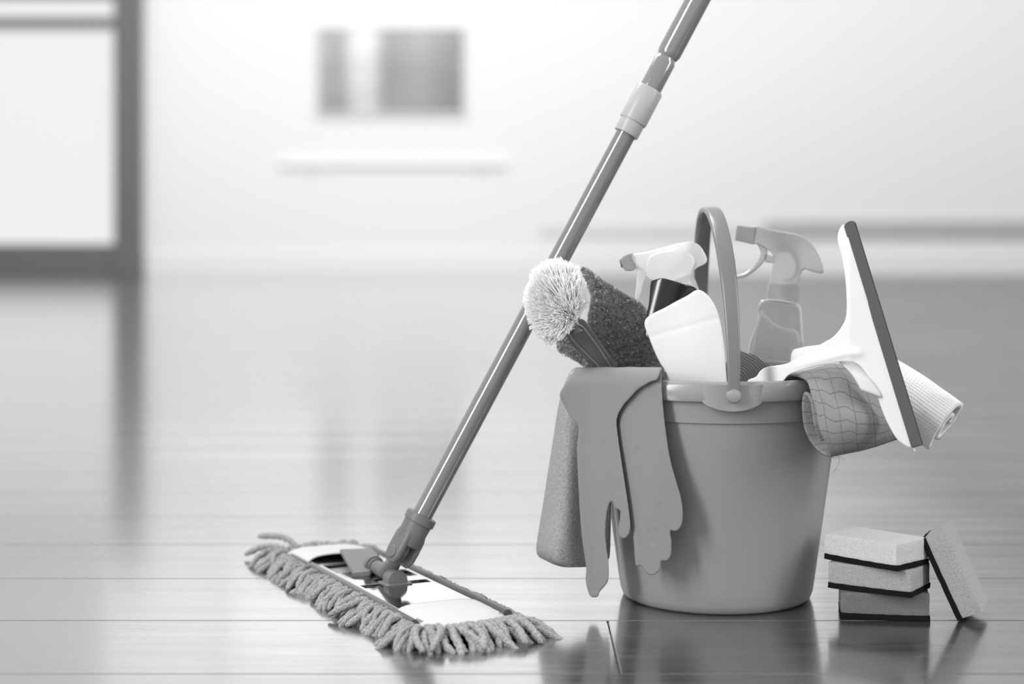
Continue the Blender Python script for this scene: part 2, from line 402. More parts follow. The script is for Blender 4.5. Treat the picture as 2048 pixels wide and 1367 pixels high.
# ================================================================== BUCKET
BX, BY = .264, 2.2
bk = root('bucket', (BX, BY, 0), 'grey plastic bucket with upright hoop handle, full of cleaning tools', 'bucket')
def spout(r, z, a):
    da = math.atan2(math.sin(a-math.radians(192)), math.cos(a-math.radians(192)))
    k = math.exp(-(da/.30)**2)*max(0, (z-.17)/.12)**1.6
    return r+.03*k
bm = bmesh.new()
prof = [(.001, .004), (.108, .004), (.111, 0), (.116, .0005), (.1205, .004), (.1235, .012), (.126, .028), (.136, .10), (.1455, .17), (.1535, .228), (.1545, .2385), (.1575, .2395), (.1585, .250), (.1605, .268), (.1605, .287), (.1575, .287), (.1565, .262), (.150, .236), (.132, .10), (.120, .012), (.001, .010)]
lathe(bm, prof, (BX, BY, 0), 96, spout)
from_bm('body', bm, M['bucket'], bk, sharp=50)
bm = bmesh.new()
prof = [(.1595, .270), (.163, .2665), (.167, .2665), (.1685, .270), (.1675, .283), (.1655, .2885), (.162, .2905), (.158, .2895), (.1565, .286), (.1565, .280)]
lathe(bm, prof, (BX, BY, 0), 96, spout)
from_bm('rim', bm, M['rim'], bk, sharp=60)
for s in (-1, 1):
    bm = bmesh.new()          # pivot ear: half-oval apron below the rim, following the wall
    n = 28; fr_, bk_ = [], []
    for ring, rr in ((fr_, .1705), (bk_, .160)):
        for i in range(n+1):
            t = -1+2*i/n; ang = t*.215
            drop = .0105*max(0, math.cos(t*math.pi/2))**.75
            for zz in (.287, .266-drop*.98):
                q_ = rr if rr < .165 else .1675+.0032*max(0, 1-t**4); x = BX+q_*math.sin(ang); y = BY+s*q_*math.cos(ang)
                ring.append(bm.verts.new((x, y, zz)))
    for i in range(n):
        a, b_ = fr_[2*i:2*i+4], bk_[2*i:2*i+4]
        bm.faces.new((a[0], a[1], a[3], a[2])); bm.faces.new((b_[0], b_[2], b_[3], b_[1]))
        bm.faces.new((a[0], a[2], b_[2], b_[0])); bm.faces.new((a[1], b_[1], b_[3], a[3]))
    from_bm('handle_ear', bm, M['rim'], bk)
# hoop handle in the YZ plane
pts = []
for i in range(49):
    t = math.pi*i/48
    cy = -math.cos(t); sz = math.sin(t)
    yy = math.copysign(abs(cy)**.93, cy)*.178; zz = .276+.222*abs(sz)**.86
    pts.append((BX-.008*abs(sz)**2, BY+yy, zz))
bm = bmesh.new()
wid = [.0072+.0035*min(1, abs(math.sin(math.pi*i/48))*1.5) for i in range(49)]
tube(bm, pts, wid, 20, True, flat=(1.0, .42), up=(1, 0, 0))
hd = from_bm('handle', bm, M['handle'], bk, sharp=70)
for s in (-1, 1):
    bm = bmesh.new()
    tube(bm, [(BX, BY+s*.166, .275), (BX, BY+s*.180, .275), (BX, BY+s*.183, .275), (BX, BY+s*.1845, .275)], [.0088, .0088, .007, .003], 24)
    from_bm('pivot', bm, M['rim'], hd)

def rdepth(px, r):
    """depth at which the sight line through column px meets an upright cylinder of radius r round the bucket axis"""
    k = (px-1024)/F; a = 1+k*k; b = -2*(BY+k*BX); c = BY*BY+BX*BX-r*r; q = b*b-4*a*c
    return (-b-math.sqrt(q))/(2*a) if q > 0 else None
def hang(px, r):
    """soft version: past the silhouette the sheet hangs on in a straight line"""
    X = BX-r*.78; Y = BY-r*math.sqrt(1-.78**2); lim = 1024+F*X/Y
    if px >= lim: return rdepth(px, r)
    d0 = rdepth(lim, r); sl = (d0-rdepth(lim+2, r))/2; c = .035
    return d0+c*(1-math.exp(-sl*(lim-px)/c))
def drape(r, rover=.016, y0=775, shift=0):
    def f(px, py, wv):
        d = hang(px, r)
        if py >= y0: return P(px, py, d-wv*d/F)
        base = P(px, y0, d); th = (y0-py)/F*d/rover; R = rover+wv*d/F
        if th <= math.pi:
            return Vector((base.x, base.y+rover-R*math.cos(th), base.z+R*math.sin(th)))
        e = (th-math.pi)*rover
        return Vector((base.x, base.y+rover+R, base.z-e))
    return f
# ---- sponge cloth hanging at the far left of the rim
rows = [[(1165, 756, 2.22), (1180, 752, 2.215), (1200, 752, 2.205), (1225, 755, 2.195)],
        [(1148, 738, 2.215), (1162, 742, 2.20), (1190, 748, 2.195), (1225, 752, 2.185)],
        [(1124, 790, 2.20), (1140, 800, 2.172), (1180, 805, 2.17), (1222, 805, 2.165)],
        [(1106, 895, 2.20), (1130, 905, 2.148), (1165, 900, 2.152), (1222, 905, 2.165)],
        [(1088, 1010, 2.20), (1122, 1020, 2.135), (1168, 1025, 2.148), (1221, 1015, 2.165)],
        [(1075, 1092, 2.21), (1110, 1108, 2.125), (1165, 1112, 2.145), (1219, 1100, 2.17)],
        [(1080, 1112, 2.22), (1122, 1130, 2.135), (1170, 1132, 2.15), (1215, 1118, 2.175)]]
sc = patch('cleaning_cloth', rows, M['cloth'], n=8, thick=.004)
tag(sc, 'speckled light grey sponge cloth hanging left of the gloves down the bucket', 'cloth', None)

# ---- gloves
def crease(lines, depth, width):
    def f(px, py, wv):
        t = 0
        for pl in lines:
            best = 1e9
            for (ax, ay), (bx, by) in zip(pl, pl[1:]):
                dx, dy = bx-ax, by-ay; L = dx*dx+dy*dy; u = max(0, min(1, ((px-ax)*dx+(py-ay)*dy)/L))
                best = min(best, math.hypot(px-ax-u*dx, py-ay-u*dy))
            t += math.exp(-(best/width)**2)
        return -depth*min(t, 1.2)*(1 if wv > 0 else -.2)
    return f
GB = [(1233, 690), (1322, 690), (1323, 760), (1328, 830), (1339, 910), (1352, 960), (1361, 991), (1366, 1023), (1363, 1050), (1352, 1062), (1341, 1061), (1343, 1085), (1342, 1108), (1334, 1121), (1323, 1121),
      (1320, 1137), (1309, 1148), (1296, 1148), (1286, 1134), (1280, 1130), (1271, 1128), (1267, 1078), (1260, 1040), (1250, 980), (1238, 900), (1232, 830)]
pillow('glove', [(GB, 0, 9)], None, M['glove'], voxel=2.2, smooth=5, yfun=drape(.1745),
       wfun=lambda px, py, wv: crease([[(1275, 900), (1276, 960), (1273, 1010), (1272, 1060), (1280, 1090)], [(1341, 1061), (1322, 1010)], [(1322, 1121), (1312, 1060)], [(1286, 1134), (1280, 1085)], [(1298, 1065), (1306, 1085)]], 1.5, 5)(px, py, wv)
       + .9*math.sin(px*.06+py*.018)*(1 if wv > 0 else 0)+1.2*noise.noise(Vector((px*.03, py*.012, 0))))
tag(bpy.data.objects['glove'], 'grey rubber glove lying against the bucket front, spread fingers down, right of the pair', 'glove', None)
GA = [(1172, 690), (1318, 690), (1318, 752), (1300, 764), (1277, 778), (1258, 798), (1246, 812), (1234, 838), (1237, 877), (1244, 925), (1251, 970), (1257, 1010), (1261, 1045), (1259, 1066), (1250, 1076),
      (1241, 1074), (1236, 1062), (1240, 1035), (1240, 1020), (1232, 1017), (1226, 1006), (1228, 992), (1236, 978), (1226, 996), (1216, 1014), (1211, 1056), (1213, 1095), (1217, 1122), (1217, 1158), (1209, 1172), (1200, 1182), (1195, 1193), (1181, 1192), (1174, 1175), (1171, 1155), (1172, 1133), (1163, 1067),
      (1157, 976), (1154, 895), (1157, 855), (1141, 834), (1128, 810), (1119, 788), (1132, 765), (1150, 738)]
pillow('glove', [(GA, 0, 8)], None, M['glove'], voxel=2.2, smooth=4, yfun=drape(.1825, .018, 770), spl=4,
       wfun=lambda px, py, wv: crease([[(1207, 885), (1213, 960), (1216, 1010)], [(1234, 980), (1232, 900)], [(1190, 1180), (1186, 1100)], [(1128, 800), (1160, 856)]], 1.3, 5)(px, py, wv)
       + 1.5*noise.noise(Vector((px*.03, py*.012, 5))))
g2 = bpy.data.objects['glove.001']
tag(g2, 'grey rubber glove hanging over the left rim, its long finger nearly touching the floor', 'glove', None)

# ---- dark terry cloth, folded and stuffed upright
D1 = 2.185
def tw(px, py, wv): return 3.5*noise.noise(Vector((px*.03, py*.03, 1)))+1.5*noise.noise(Vector((px*.09, py*.09, 2)))
TA = [(1163, 537), (1172, 536), (1200, 556), (1245, 584), (1290, 616), (1302, 660), (1320, 715), (1338, 765), (1345, 850), (1240, 850), (1205, 745), (1176, 690), (1176, 640), (1182, 590), (1168, 560)]
TB = [(1120, 668), (1160, 655), (1200, 660), (1250, 720), (1250, 800), (1200, 770), (1172, 735), (1142, 715), (1122, 705), (1114, 690)]
t = pillow('folded_towel', [(TA, 0, 30), (TB, -14, 26)], lambda x, y: D1+.0, M['terry'], voxel=3, smooth=4, wfun=tw)
tag(t, 'dark grey folded terry towel standing in the bucket behind the round brush', 'towel')
rr_ = random.Random(5)
vs, fs = [], []
me = t.data; polys = [p for p in me.polygons if p.center.z+t.location.z > .27]
for _ in range(34000):
    p = rr_.choice(polys); c = p.center+Vector((rr_.uniform(-1, 1), rr_.uniform(-1, 1), rr_.uniform(-1, 1)))*.0012
    nrm = (p.normal+Vector((rr_.uniform(-.7, .7), rr_.uniform(-.7, .7), rr_.uniform(-.8, .5)))).normalized()
    L = rr_.uniform(.003, .0062); sd = nrm.orthogonal().normalized()*.0006; sd2 = nrm.cross(sd)
    i = len(vs); vs += [c+sd, c-sd*.5+sd2, c-sd*.5-sd2, c+nrm*L]; fs += [(i, i+1, i+3), (i+1, i+2, i+3), (i+2, i, i+3)]
pm = bpy.data.meshes.new('pile'); pm.from_pydata(vs, [], fs); pm.materials.append(M['pile'])
po = bpy.data.objects.new('pile', pm); COL.objects.link(po); po.parent = t; tag(po, kind='stuff')

# ---- round brush
bc = P(1154, 642, 2.105)
br = root('cleaning_brush', P(1250, 800, 2.15), 'brush with round white bristle head and grey handle leaning over the left rim', 'brush')
hp = [(1126, 650), (1134, 641), (1152, 637), (1168, 639), (1179, 654), (1200, 682), (1218, 708), (1243, 745), (1285, 812), (1262, 826), (1232, 800), (1213, 768), (1190, 739), (1163, 712), (1139, 684)]
hdz = lambda px, py: 2.100+max(0, (py-640))*.00042
pillow('handle', [(hp, 0, 14)], hdz, M['brush'], br, voxel=1.6, smooth=3)
# raised border of the handle
loop = [(1134, 656), (1148, 649), (1163, 652), (1177, 668), (1198, 696), (1228, 742), (1256, 786), (1244, 794), (1218, 756), (1182, 716), (1148, 682)]
bm = bmesh.new(); lp = cr(loop, 5)
path = [P(x, y, hdz(x, y)-.0055) for x, y in lp]; path.append(path[0])
tube(bm, path, .0013, 8, False); from_bm('raised_edge', bm, M['groove'], bpy.data.objects['handle.001'] if 'handle.001' in bpy.data.objects else br)
bm = bmesh.new(); tube(bm, [P(1156, 660, 2.108), P(1150, 645, 2.105), P(1147, 635, 2.103)], [.009, .006, .003], 14); from_bm('core', bm, M['brush'], br)
vs, fs = [], []; cen = P(1112, 603, 2.095); s_ = 2.1/F; rb = random.Random(11)
ax = Vector((-.5, 0, .85)).normalized(); k = 0; org0 = P(1152, 643, 2.103)
G = lambda q: Vector((rb.gauss(0, q), rb.gauss(0, q), rb.gauss(0, q)))
while k < 5200:
    d = G(1).normalized(); f = 1+.10*noise.noise(d*3.5)+.05*noise.noise(d*9)+rb.uniform(-.16, .02)*rb.random()+rb.uniform(-.01,.03)
    tp = cen+Vector((d.x*64*s_, d.y*52*s_, d.z*87*s_))*f
    out = tp-org0
    if out.length < .030 or out.normalized().dot(ax) < -.22: continue
    k += 1
    o_ = org0+ax*rb.uniform(-.002, .012)+G(.0022); ml = (o_+tp)/2+G(.0006)+ax*.002
    t_ = (tp-o_).normalized(); sx = t_.orthogonal().normalized(); sy = t_.cross(sx); i = len(vs)
    for q, r_ in ((o_, .0003), (ml, .0004), (tp, .00042)):
        for a in (0, 2.094, 4.188): vs.append(q+(sx*math.cos(a)+sy*math.sin(a))*r_)
    for g in (0, 3):
        for a in range(3): fs.append((i+g+a, i+g+(a+1) % 3, i+g+3+(a+1) % 3, i+g+3+a))
    fs.append((i+6, i+7, i+8))
me = bpy.data.meshes.new('bristles'); me.from_pydata(vs, [], fs); tag(link('bristles', me, M['bristle'], br, smooth=False), kind='stuff')

# ---- white bottle with dark shoulder
wb = root('detergent_bottle', P(1400, 1000, 2.14), 'white bottle with a black slanted shoulder, leaning left in the bucket', 'bottle')
WB = [(1290, 640), (1330, 614), (1372, 592), (1398, 579), (1424, 600), (1440, 640), (1449, 700), (1454, 765), (1470, 900), (1488, 1185), (1380, 1188), (1372, 900), (1340, 765), (1318, 722), (1300, 680)]
def bul(cx, cy, k, w_): return lambda px, py, wv: (k*math.exp(-(((px-cx)/w_)**2+((py-cy)/(w_*1.6))**2)))*(1 if wv > 0 else -1)
pillow('body', [(WB, 0, 56)], 2.125, M['satin'], wb, voxel=3, smooth=7, wfun=lambda px, py, wv: bul(1385, 730, 12, 70)(px, py, wv)-.9*math.exp(-((py-(648+(1390-px)*.28))/6)**2)*(1 if wv > 0 else 0))
DK = [(1301, 566), (1306, 560), (1320, 556), (1332, 557), (1362, 566), (1396, 580), (1420, 640), (1300, 680), (1293, 636), (1298, 605)]
pillow('shoulder', [(DK, 0, 40)], 2.13, M['black'], wb, voxel=2, smooth=5, wfun=lambda px, py, wv: (22*max(0, 1-((px-1338-(py-600)*-.25)/52)**2)-6)*(1 if wv > 0 else -1))

# ---- spray bottle with white translucent head
sa = root('spray_bottle', P(1350, 1000, 2.21), 'spray bottle with glossy white head and grey nozzle behind the dark shouldered bottle', 'spray bottle')
DA = 2.225
pillow('head', [([(1266, 509), (1300, 503), (1345, 490), (1380, 483), (1398, 490), (1410, 507), (1414, 520), (1409, 528), (1393, 536), (1384, 548), (1380, 560), (1345, 562), (1326, 556), (1310, 561), (1296, 556), (1290, 548), (1285, 538), (1275, 532), (1268, 524)], 0, 30)], DA, M['clear'], sa, voxel=1.6, smooth=3, wfun=bul(1350, 520, 8, 30), spl=4)
pillow('housing', [([(1300, 512), (1345, 500), (1372, 503), (1390, 520), (1382, 545), (1380, 562), (1345, 564), (1310, 562), (1294, 552)], 0, 40)], DA, M['clear'], sa, voxel=1.6, smooth=2, spl=3)
pillow('nozzle', [([(1244, 514), (1268, 507), (1271, 537), (1252, 541), (1244, 530)], 0, 24)], DA, M['nozzle'], sa, voxel=1.4, smooth=3, spl=3)
bm = bmesh.new(); tube(bm, [P(1246, 526, DA), P(1241, 527, DA)], [.0058, .0055], 20); from_bm('nozzle_tip', bm, M['blade'], sa)
pillow('trigger', [([(1273, 532), (1290, 540), (1294, 550), (1288, 566), (1281, 590), (1276, 601), (1270, 600), (1272, 575), (1274, 552)], 0, 14)], DA, M['clear'], sa, voxel=1.3, smooth=3, spl=4)
bm = bmesh.new()
a0, a1 = P(1352, 556, DA), P(1372, 604, DA)
tube(bm, [a0, a1], .0215, 40); from_bm('collar', bm, M['clear'], sa)
bm = bmesh.new()
for i in range(36):
    t_ = (a1-a0).normalized(); sx = Vector((0, 1, 0)); sy = t_.cross(sx); a = i*math.tau/36
    o_ = (sx*math.cos(a)+sy*math.sin(a))*.0217
    tube(bm, [a0+t_*.002+o_, a1-t_*.002+o_], .0007, 5)
from_bm('grip_ribs', bm, M['clear'], sa)
bm = bmesh.new()
ptsb = [P(1372, 604, DA), P(1376, 620, DA), P(1384, 650, DA), P(1395, 720, DA), P(1404, 900, DA-.01), P(1412, 1160, DA-.015)]
tube(bm, ptsb, [.016, .02, .031, .032, .032, .030], 32); from_bm('bottle_body', bm, M['clear'], sa)

# ---- spray bottle in translucent grey
sb = root('spray_bottle', P(1545, 1050, 2.28), 'translucent grey spray bottle standing beside the squeegee, trigger facing left', 'spray bottle')
DB = 2.275
pillow('head', [([(1508, 452), (1540, 458), (1575, 464), (1605, 472), (1628, 492), (1642, 518), (1647, 545), (1625, 543), (1605, 540), (1600, 575), (1594, 606), (1566, 602), (1534, 595), (1540, 555), (1546, 525), (1545, 508), (1530, 496), (1514, 488), (1508, 486)], 0, 26)], DB, M['greyclear'], sb, voxel=1.6, smooth=2, spl=3, wfun=bul(1570, 570, 7, 26))
pillow('nozzle', [([(1474, 450), (1514, 455), (1508, 489), (1470, 480)], 0, 26)], DB, M['nozzle'], sb, voxel=1.5, smooth=2, spl=1)
pillow('trigger', [([(1514, 486), (1530, 492), (1535, 505), (1530, 520), (1514, 538), (1492, 553), (1473, 557), (1470, 552), (1490, 546), (1506, 533), (1518, 516), (1521, 502)], 0, 12)], DB, M['greyclear'], sb, voxel=1.3, smooth=2, spl=4)
pillow('linkage', [([(1528, 508), (1550, 512), (1550, 526), (1530, 524)], 0, 8)], DB, M['greyclear'], sb, voxel=1.3, smooth=2, spl=1)
pillow('bottle_body', [([(1526, 599), (1560, 600), (1596, 608), (1602, 618), (1605, 660), (1607, 720), (1602, 860), (1575, 1135), (1462, 1140), (1478, 860), (1496, 705), (1508, 660), (1517, 632), (1515, 615)], 0, 70)], DB, M['greyclear'], sb, voxel=2, smooth=6, spl=4)
pillow('liquid', [([(1524, 622), (1545, 642), (1570, 656), (1598, 664), (1601, 720), (1596, 860), (1570, 1125), (1470, 1130), (1488, 860), (1503, 715), (1512, 665)], 0, 50)], DB, M['liquid'], sb, voxel=2.4, smooth=4, spl=3)
bm = bmesh.new(); tube(bm, [P(1531, 597, DB), P(1596, 607, DB)], .003, 8)
def ringbm(c, axis, R, r, n=40):
    t_ = axis.normalized(); sx = t_.orthogonal().normalized(); sy = t_.cross(sx); b = bmesh.new()
    path = [c+(sx*math.cos(i*math.tau/n)+sy*math.sin(i*math.tau/n))*R for i in range(n+1)]
    tube(b, path, r, 8, False); return b
bm.free()
from_bm('collar', ringbm(P(1563, 603, DB), P(1555, 640, DB)-P(1567, 560, DB), .0195, .0016), M['greyclear'], sb)

# ---- ribbed grey cloth behind
rc = pillow('ribbed_cloth', [([(1462, 703), (1492, 704), (1515, 712), (1540, 730), (1565, 752), (1570, 830), (1462, 830)], 0, 40)], 2.235, M['rib'], voxel=1.5, smooth=4,
            wfun=lambda px, py, wv: 1.6*math.sin((math.hypot(px-1440, (py-775)*1.3))*1.05+noise.noise(Vector((px*.05, py*.05, 3)))*2)*(1 if wv > 0 else 0))
tag(rc, 'small grey ribbed cloth bunched up behind the bucket handle', 'cloth')

# ---- checked towel over the right rim
rows = [[(1562, 800, 2.13), (1620, 800, 2.15), (1670, 800, 2.17), (1715, 800, 2.19), (1750, 800, 2.2)],
        [(1562, 764, 2.115), (1618, 752, 2.125), (1672, 742, 2.13), (1725, 745, 2.14), (1765, 765, 2.15)],
        [(1580, 748, 2.085), (1626, 738, 2.08), (1680, 730, 2.08), (1738, 742, 2.09), (1785, 770, 2.10)],
        [(1612, 762, 2.030), (1652, 762, 2.018), (1703, 775, 2.015), (1760, 795, 2.035), (1805, 820, 2.05)],
        [(1628, 805, 2.008), (1668, 815, 1.990), (1717, 822, 1.988), (1770, 832, 2.01), (1812, 842, 2.035)],
        [(1640, 855, 2.000), (1674, 862, 1.986), (1721, 862, 1.988), (1776, 858, 2.01), (1814, 856, 2.035)],
        [(1660, 896, 2.010), (1684, 898, 2.002), (1724, 892, 2.003), (1780, 878, 2.02), (1816, 868, 2.04)],
        [(1656, 912, 2.035), (1686, 906, 2.035), (1728, 896, 2.035), (1782, 880, 2.04), (1818, 868, 2.05)],
        [(1630, 898, 2.055), (1680, 886, 2.055), (1726, 876, 2.055), (1780, 862, 2.055), (1816, 856, 2.06)],
        [(1612, 862, 2.056), (1670, 858, 2.056), (1722, 850, 2.056), (1778, 845, 2.058), (1814, 848, 2.06)],
        [(1606, 820, 2.050), (1668, 822, 2.048), (1722, 826, 2.045), (1778, 832, 2.05), (1814, 842, 2.055)],
        [(1608, 786, 2.040), (1668, 800, 2.034), (1722, 816, 2.03), (1778, 830, 2.04), (1814, 841, 2.05)],
        [(1620, 800, 2.024), (1672, 815, 2.018), (1724, 825, 2.018), (1780, 838, 2.033), (1815, 846, 2.046)],
        [(1626, 845, 2.024), (1676, 846, 2.018), (1726, 846, 2.018), (1780, 848, 2.033), (1815, 850, 2.046)],
        [(1640, 880, 2.032), (1684, 872, 2.028), (1730, 866, 2.025), (1782, 860, 2.035), (1816, 856, 2.046)]]
ct = patch('checked_towel', rows, M['check'], n=7, thick=.0045, jig=.003)
tag(ct, 'grey checked towel with rolled end draped over the right side of the bucket rim', 'towel')
vs = []; bm = bmesh.new(); rt = random.Random(2)
for i in range(9):
    x = 1648+rt.uniform(0, 24); q = [(x, 905, 2.03)]
    for j in range(4): q.append((q[-1][0]+rt.uniform(-3, 6), q[-1][1]+rt.uniform(1, 4.5), 2.03))
    tube(bm, [P(*z) for z in q], .00022, 4)
q = [(1668, 906, 2.03), (1678, 915, 2.03), (1676, 930, 2.03), (1666, 945, 2.03)]; tube(bm, [P(*z) for z in cr(q, 4, False)], .0002, 4)
tag(from_bm('loose_threads', bm, M['terry'], ct), kind='stuff')

# ---- white rolled towel
def spiral_roll(path, ha, hb, turns, thick, m, name, parent=None, squash=None):
    path = [Vector(p) for p in path]; L = len(path); nS = 90; outer = []; vs = []
    for i in range(nS):
        f = i/(nS-1); a = -1.2+f*turns*math.tau; r = .22+.78*f**.9
        outer.append((math.cos(a)*r, math.sin(a)*r))
    for i, p in enumerate(path):
        t_ = (path[min(i+1, L-1)]-path[max(i-1, 0)]).normalized(); x = t_.cross(Vector((0, 1, 0))).normalized(); y = t_.cross(x)
        for (a, b_) in outer:
            vs.append(p+x*a*ha*(1+.04*noise.noise(p*30))+y*b_*hb+Vector((noise.noise(p*40+Vector((a, b_, 0))*2), noise.noise(p*40+Vector((b_, a, 3))*2), 0))*.002)
    fs = []; uv = []
    for i in range(L-1):
        for j in range(nS-1):
            fs.append((i*nS+j, (i+1)*nS+j, (i+1)*nS+j+1, i*nS+j+1))
            uv += [(i/(L-1), j/nS*2), ((i+1)/(L-1), j/nS*2), ((i+1)/(L-1), (j+1)/nS*2), (i/(L-1), (j+1)/nS*2)]
    me = bpy.data.meshes.new(name); me.from_pydata(vs, [], fs); l = me.uv_layers.new(name='uv')
    for i, c in enumerate(uv): l.data[i].uv = c
    me = evaluated(me, [('SOLIDIFY', dict(thickness=thick, offset=0)), ('SMOOTH', dict(factor=.3, iterations=1))])
    return link(name, me, m, parent)
pth = [P(*q) for q in cr([(1600, 745, 2.20), (1650, 738, 2.18), (1720, 745, 2.165), (1790, 775, 2.14), (1855, 820, 2.12), (1895, 848, 2.105)], 8, False)]
wt = spiral_roll(pth, .036, .023, 1.7, .0075, M['waffle'], 'rolled_towel')
tag(wt, 'white waffle towel rolled up, sticking out right beyond the squeegee', 'towel')
rows = [[(1672, 716, 2.03), (1700, 712, 2.03), (1735, 712, 2.03)],
        [(1684, 728, 2.012), (1712, 728, 2.005), (1745, 735, 2.008)],
        [(1704, 748, 1.990), (1730, 755, 1.988), (1755, 765, 1.992)],
        [(1722, 780, 1.980), (1740, 786, 1.978), (1762, 795, 1.982)]]
patch('corner_flap', rows, M['waffle'], wt, n=5, thick=.004)
bpy.data.objects['corner_flap']['label'] = 'loose towel corner hanging under the squeegee'

# ---- squeegee
sq = root('window_squeegee', P(1540, 760, 2.09), 'white squeegee with long dark rubber blade lying on the rim, blade to the right', 'squeegee')
def sqd(px, py): return 2.085-(px-1500)*.00042 if px < 1700 else 2.001-(px-1700)*.00021
SQ = [(1689, 449), (1680, 456), (1676, 468), (1676, 485), (1684, 515), (1690, 550), (1693, 590), (1693, 625), (1687, 647), (1668, 672), (1645, 686), (1598, 714), (1572, 727), (1536, 733), (1521, 741), (1512, 753), (1497, 759), (1500, 765), (1560, 764), (1580, 748), (1628, 733), (1661, 727), (1690, 722),
      (1713, 726), (1734, 748), (1752, 785), (1768, 830), (1790, 872), (1808, 889), (1824, 895), (1828, 890), (1770, 710), (1700, 470)]
pillow('frame', [(SQ, 0, 15)], sqd, M['white'], sq, voxel=1.8, smooth=4, spl=4,
       wfun=lambda px, py, wv: (5*math.exp(-((py-(706-(px-1720)*.02)-max(0, 1690-px)*.24)/9)**2)/(1+math.exp((px-1722)/4))/(1+math.exp((1600-px)/12)))*(1 if wv > 0 else 0))
bm = bmesh.new()
BL = [(1687, 450), (1700, 441), (1711, 443), (1847, 889), (1823, 896)]
a = [bm.verts.new(P(x, y, sqd(x, y)-.007)) for x, y in BL]; b_ = [bm.verts.new(P(x, y, sqd(x, y)+.007)) for x, y in BL]
bm.faces.new(a); bm.faces.new(b_[::-1])
for i in range(5): bm.faces.new((a[i], b_[i], b_[(i+1) % 5], a[(i+1) % 5]))
bmesh.ops.bevel(bm, geom=bm.edges[:], offset=.0012, segments=2, affect='EDGES')
from_bm('blade', bm, M['blade'], sq)

# ================================================================== MOP
MO = Vector((-.162, 2.204, 0)); A = Vector((math.cos(math.radians(-64)), math.sin(math.radians(-64)), 0)); Pp = Vector((-A.y, A.x, 0))
mp = root('flat_mop', MO, 'grey fringed flat mop with long grey pole leaning up to the right', 'mop')
MM = Matrix(((A.x, Pp.x, 0, MO.x), (A.y, Pp.y, 0, MO.y), (0, 0, 1, 0), (0, 0, 0, 1)))      # local (along, across, up)
def ml(a, p, z): return MM @ Vector((a, p, z))
bm = bmesh.new(); box(bm, (-.268, -.062, .003), (.262, .062, .0125), MM, bev=.004); from_bm('pad', bm, M['pad'], mp)
# plate with cut-outs, built cell by cell
xs = [-.20, -.128, -.062, -.050, -.006, .008, .021, .040, .235]; ys = [-.055, -.050, -.045, -.018, -.010, .010, .018, .045, .050, .055]
holes = {(1, 2), (1, 3), (1, 4), (1, 5), (4, 3), (4, 4), (4, 5), (6, 2), (6, 6), (3, 6)}
bm = bmesh.new(); gv = {}
def gvx(i, j):
    if (i, j) not in gv:
        edge = .0025 if j in (0, len(ys)-1) else 0
        gv[(i, j)] = bm.verts.new(ml(xs[i], ys[j], .0195-edge))
    return gv[(i, j)]
for i in range(len(xs)-1):
    for j in range(len(ys)-1):
        if (i, j) not in holes: bm.faces.new((gvx(i, j), gvx(i+1, j), gvx(i+1, j+1), gvx(i, j+1)))
me = bpy.data.meshes.new('plate'); bmesh.ops.recalc_face_normals(bm, faces=bm.faces); bm.to_mesh(me); bm.free()
me = evaluated(me, [('SOLIDIFY', dict(thickness=.0035, offset=-1)), ('BEVEL', dict(width=.0006, segments=2))])
pl = link('plate', me, M['plate'], mp, smooth=False)
for s in (-1, 1):
    bm = bmesh.new()
    tube(bm, [ml(-.205, s*.0600, .0165), ml(.0, s*.0600, .0165)], .0054, 12); tube(bm, [ml(.002, s*.0600, .0165), ml(.235, s*.0600, .0162)], .0060, 12)
    from_bm('edge_rail', bm, M['edge'], mp)
# cloth pockets at both ends
for s, a0_, a1_ in ((1, .165, .268), (-1, -.150, -.276)):
    bm = bmesh.new(); nu, nv = 14, 18; top = []
    for i in range(nu+1):
        u = i/nu; a = a0_+(a1_-a0_)*u; row = []
        for j in range(nv+1):
            v = -1+2*j/nv; hw = .061*(1-.12*max(0, u-.7)/.3)
            z = .0225+(.001 if s > 0 else .006)*(1-u)**1.5*(1-v*v)-.011*abs(v)**6-.010*u**5+.0006*noise.noise(Vector((a*60, v*3, s)))
            aa = a-s*.010*(v*v)*u**3-(s*.006*math.sin(v*4+1) if i == 0 and s < 0 else 0)
            row.append(bm.verts.new(ml(aa, v*hw, z)))
        top.append(row)
    for i in range(nu):
        for j in range(nv): bm.faces.new((top[i][j], top[i+1][j], top[i+1][j+1], top[i][j+1]))
    me = bpy.data.meshes.new('pocket'); bmesh.ops.recalc_face_normals(bm, faces=bm.faces); bm.to_mesh(me); bm.free()
    me = evaluated(me, [('SOLIDIFY', dict(thickness=.0018, offset=0))])
    link('pocket', me, M['pocket'], mp)
# pedal wedge
bm = bmesh.new()
pv = [(-.1385, -.015, .036), (-.126, .029, .036), (-.062, .019, .031), (-.027, -.014, .025), (-.036, -.034, .0235)]
topv = [bm.verts.new(ml(*q)) for q in pv]; botv = [bm.verts.new(ml(q[0]*.97, q[1]*.95, q[2]-(.007 if q[0] < -.1 else .006))) for q in pv]
ridge = bm.verts.new(ml(-.075, -.004, .0335))
for i in range(5):
    j = (i+1) % 5; bm.faces.new((topv[i], topv[j], ridge)); bm.faces.new((topv[i], botv[i], botv[j], topv[j]))
bm.faces.new(botv[::-1]); bmesh.ops.recalc_face_normals(bm, faces=bm.faces)
bmesh.ops.bevel(bm, geom=bm.edges[:], offset=.0012, segments=2, affect='EDGES')
from_bm('pedal', bm, M['joint'], mp, sharp=30)
